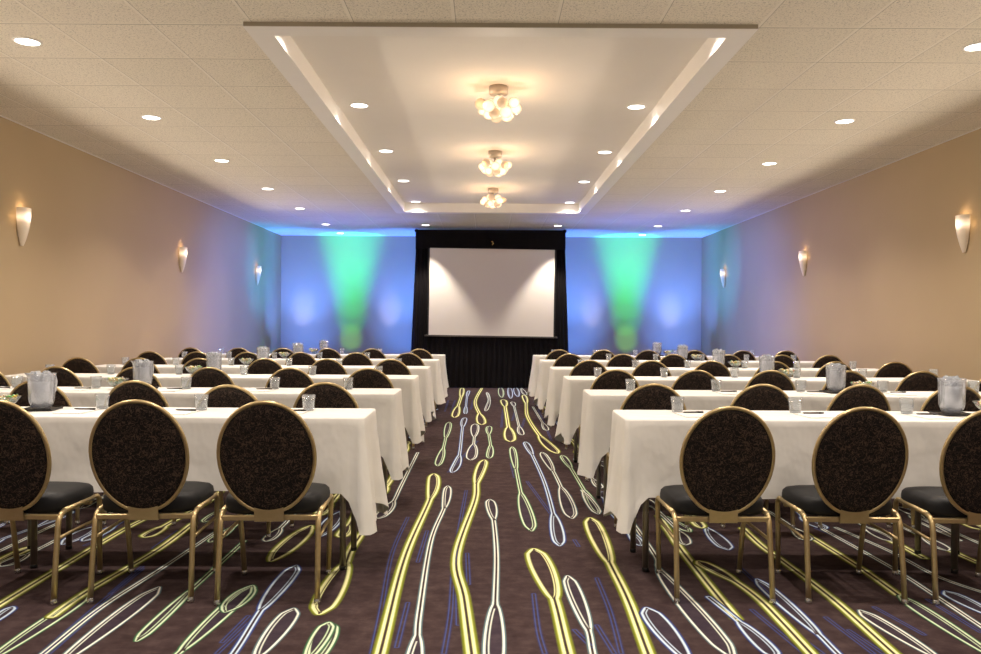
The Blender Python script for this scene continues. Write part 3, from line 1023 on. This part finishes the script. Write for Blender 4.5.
# wall sconces
def make_sconce():
    t = empty('wall_sconce'); t['category'] = 'sconce'      # local: wall at x=0, sticks out to +x
    MB().rbox(.0,.012,-.05,.05,.08,.30,.004).build('wall_plate', M['canopy'], t)
    m = MB(); nu, nv = 20, 16
    def rad(v): return (.083*(math.sin(min(1, v*1.02+.10)*math.pi*.5)**.8), .072*(math.sin(min(1, v*.95+.10)*math.pi*.5)**.85))
    for off in (0, .006):
        def fn(u, v):
            w, d = rad(v); an = -math.pi/2 + math.pi*u
            return (.012 + max(.0, (d-off))*math.cos(an)**.9 if abs(math.cos(an)) > 1e-6 else .012, (w-off)*math.sin(an), .34*v)
        m.grid(fn, nu, nv)
    m.build('glass_shade', M['sconce'], t)
    MB().tube([(.012,0,.2),(.05,0,.205),(.05,0,.24)], .008, 8).build('bulb_holder', M['canopy'], t)
    return t
SZ = {'L': (7.16, 10.92, 14.52), 'R': (7.30, 10.98, 14.68)}
for side in 'LR':
    for i, z in enumerate(SZ[side]):
        hz = 1.885
        loc = (XL if side == 'L' else XR, z, hz); rz = 0 if side == 'L' else math.pi
        place('sconce', make_sconce, loc, rz, 'tapered frosted glass sconce on the %s wall, %s the viewer' % ('left' if side == 'L' else 'right', ('nearest', 'middle one from', 'farthest from')[i]), 'frosted glass wall sconces')
        sx = 1 if side == 'L' else -1
        lamp('sconce_lamp', 'POINT', (loc[0]+sx*.055, z, hz+.36), .2, (1,.62,.28), size=.03)
        lamp('sconce_lamp', 'POINT', (loc[0]+sx*.045, z-.125, hz+.25), .13, (1,.62,.28), size=.03)

for sx, x in ((1, XL), (-1, XR)):                     # added strip lamps without fixtures brighten the ceiling along each wall
    d = bpy.data.lights.new('ceiling_fill', 'AREA'); d.shape = 'RECTANGLE'; d.size = 14.0; d.size_y = .08
    d.energy = 58; d.color = (1,.87,.71); d.spread = math.radians(96)
    o = bpy.data.objects.new('ceiling_fill', d); o.location = (x+sx*.05, 5.6, 2.24)
    zax = -Vector((sx*math.cos(math.radians(10)), 0, math.sin(math.radians(10)))); xax = Vector((0,1,0)); yax = zax.cross(xax)
    o.matrix_world = Matrix.Translation(o.location) @ Matrix((xax, yax, zax)).transposed().to_4x4()
    COL.objects.link(o)
# coloured uplights washing the far wall
BLUE, LAV = (.06,.185,1.0), (.46,.50,1.0)
def elev(X, y0, e): return (X, y0+math.cos(math.radians(e)), .1+math.sin(math.radians(e)))
for X in (-2.76, 2.86):
    for e, p, c_, an in ((30, 75, (.25,1,.02), 21), (43, 105, (.02,1,.12), 26), (53, 210, (0,1,.17), 28), (61, 470, (0,.97,.2), 30), (66, 560, (0,.97,.16), 28)):
        lamp('green_uplight', 'SPOT', (X, 14.9, .1), p, c_, elev(X, 14.9, e), an, .9, .03)
for X in (-3.66, -1.66, 1.76, 3.82):
    for e, p, an in ((24, 155, 80), (43, 310, 60), (62, 1080, 59)):
        lamp('blue_uplight', 'SPOT', (X, 14.75, .1), p, BLUE, elev(X, 14.75, e), an, 1, .05)
for X in (-3.73, -1.97, 2.15, 3.75):
    lamp('lavender_uplight', 'SPOT', (X, 15.2, .1), 130, LAV, (X, 16.26, 1.45), 19, 1, .03)
    lamp('lavender_uplight', 'SPOT', (X, 15.6, .1), 95, (.20,.36,1), (X, 15.95, 3.0), 70, 1, .05)
for X in (-2.6, 2.7): lamp('blue_uplight', 'SPOT', (X, 14.4, .1), 260, (.26,.30,1), (X*1.05, 13.3, 2.97), 84, 1, .05)
for sg, X in ((-1, XL), (1, XR)):                    # added spots without fixtures, tinting the side walls blue
    lamp('blue_wall_fill', 'SPOT', (-sg*.6, 13.9, 2.75), 1350, (.10,.22,1), (X, 13.2, 1.3), 54, 1, .1)
    lamp('violet_wall_fill', 'SPOT', (-sg*.6, 13.7, 2.75), 420, (.26,.24,1), (X, 10.8, 1.15), 54, 1, .1)
    lamp('cyan_wall_fill', 'SPOT', (sg*.9, 13.6, .12), 800, (0,.38,1), (X, 14.8, 2.35), 34, 1, .05)

# ------------------------------------------------------------------ world, colour
w = bpy.data.worlds.new('world'); scene.world = w; w.use_nodes = True
bg = w.node_tree.nodes['Background']; bg.inputs[0].default_value = (1,.90,.79,1); bg.inputs[1].default_value = .35
scene.view_settings.view_transform = 'Standard'
scene.view_settings.look = 'None'
scene.view_settings.exposure = 0.0
scene.cycles.use_denoising = True
scene.cycles.max_bounces = 8; scene.cycles.diffuse_bounces = 4; scene.cycles.transparent_max_bounces = 16
scene.cycles.sample_clamp_indirect = 4.0
scene.cycles.caustics_reflective = False; scene.cycles.caustics_refractive = False
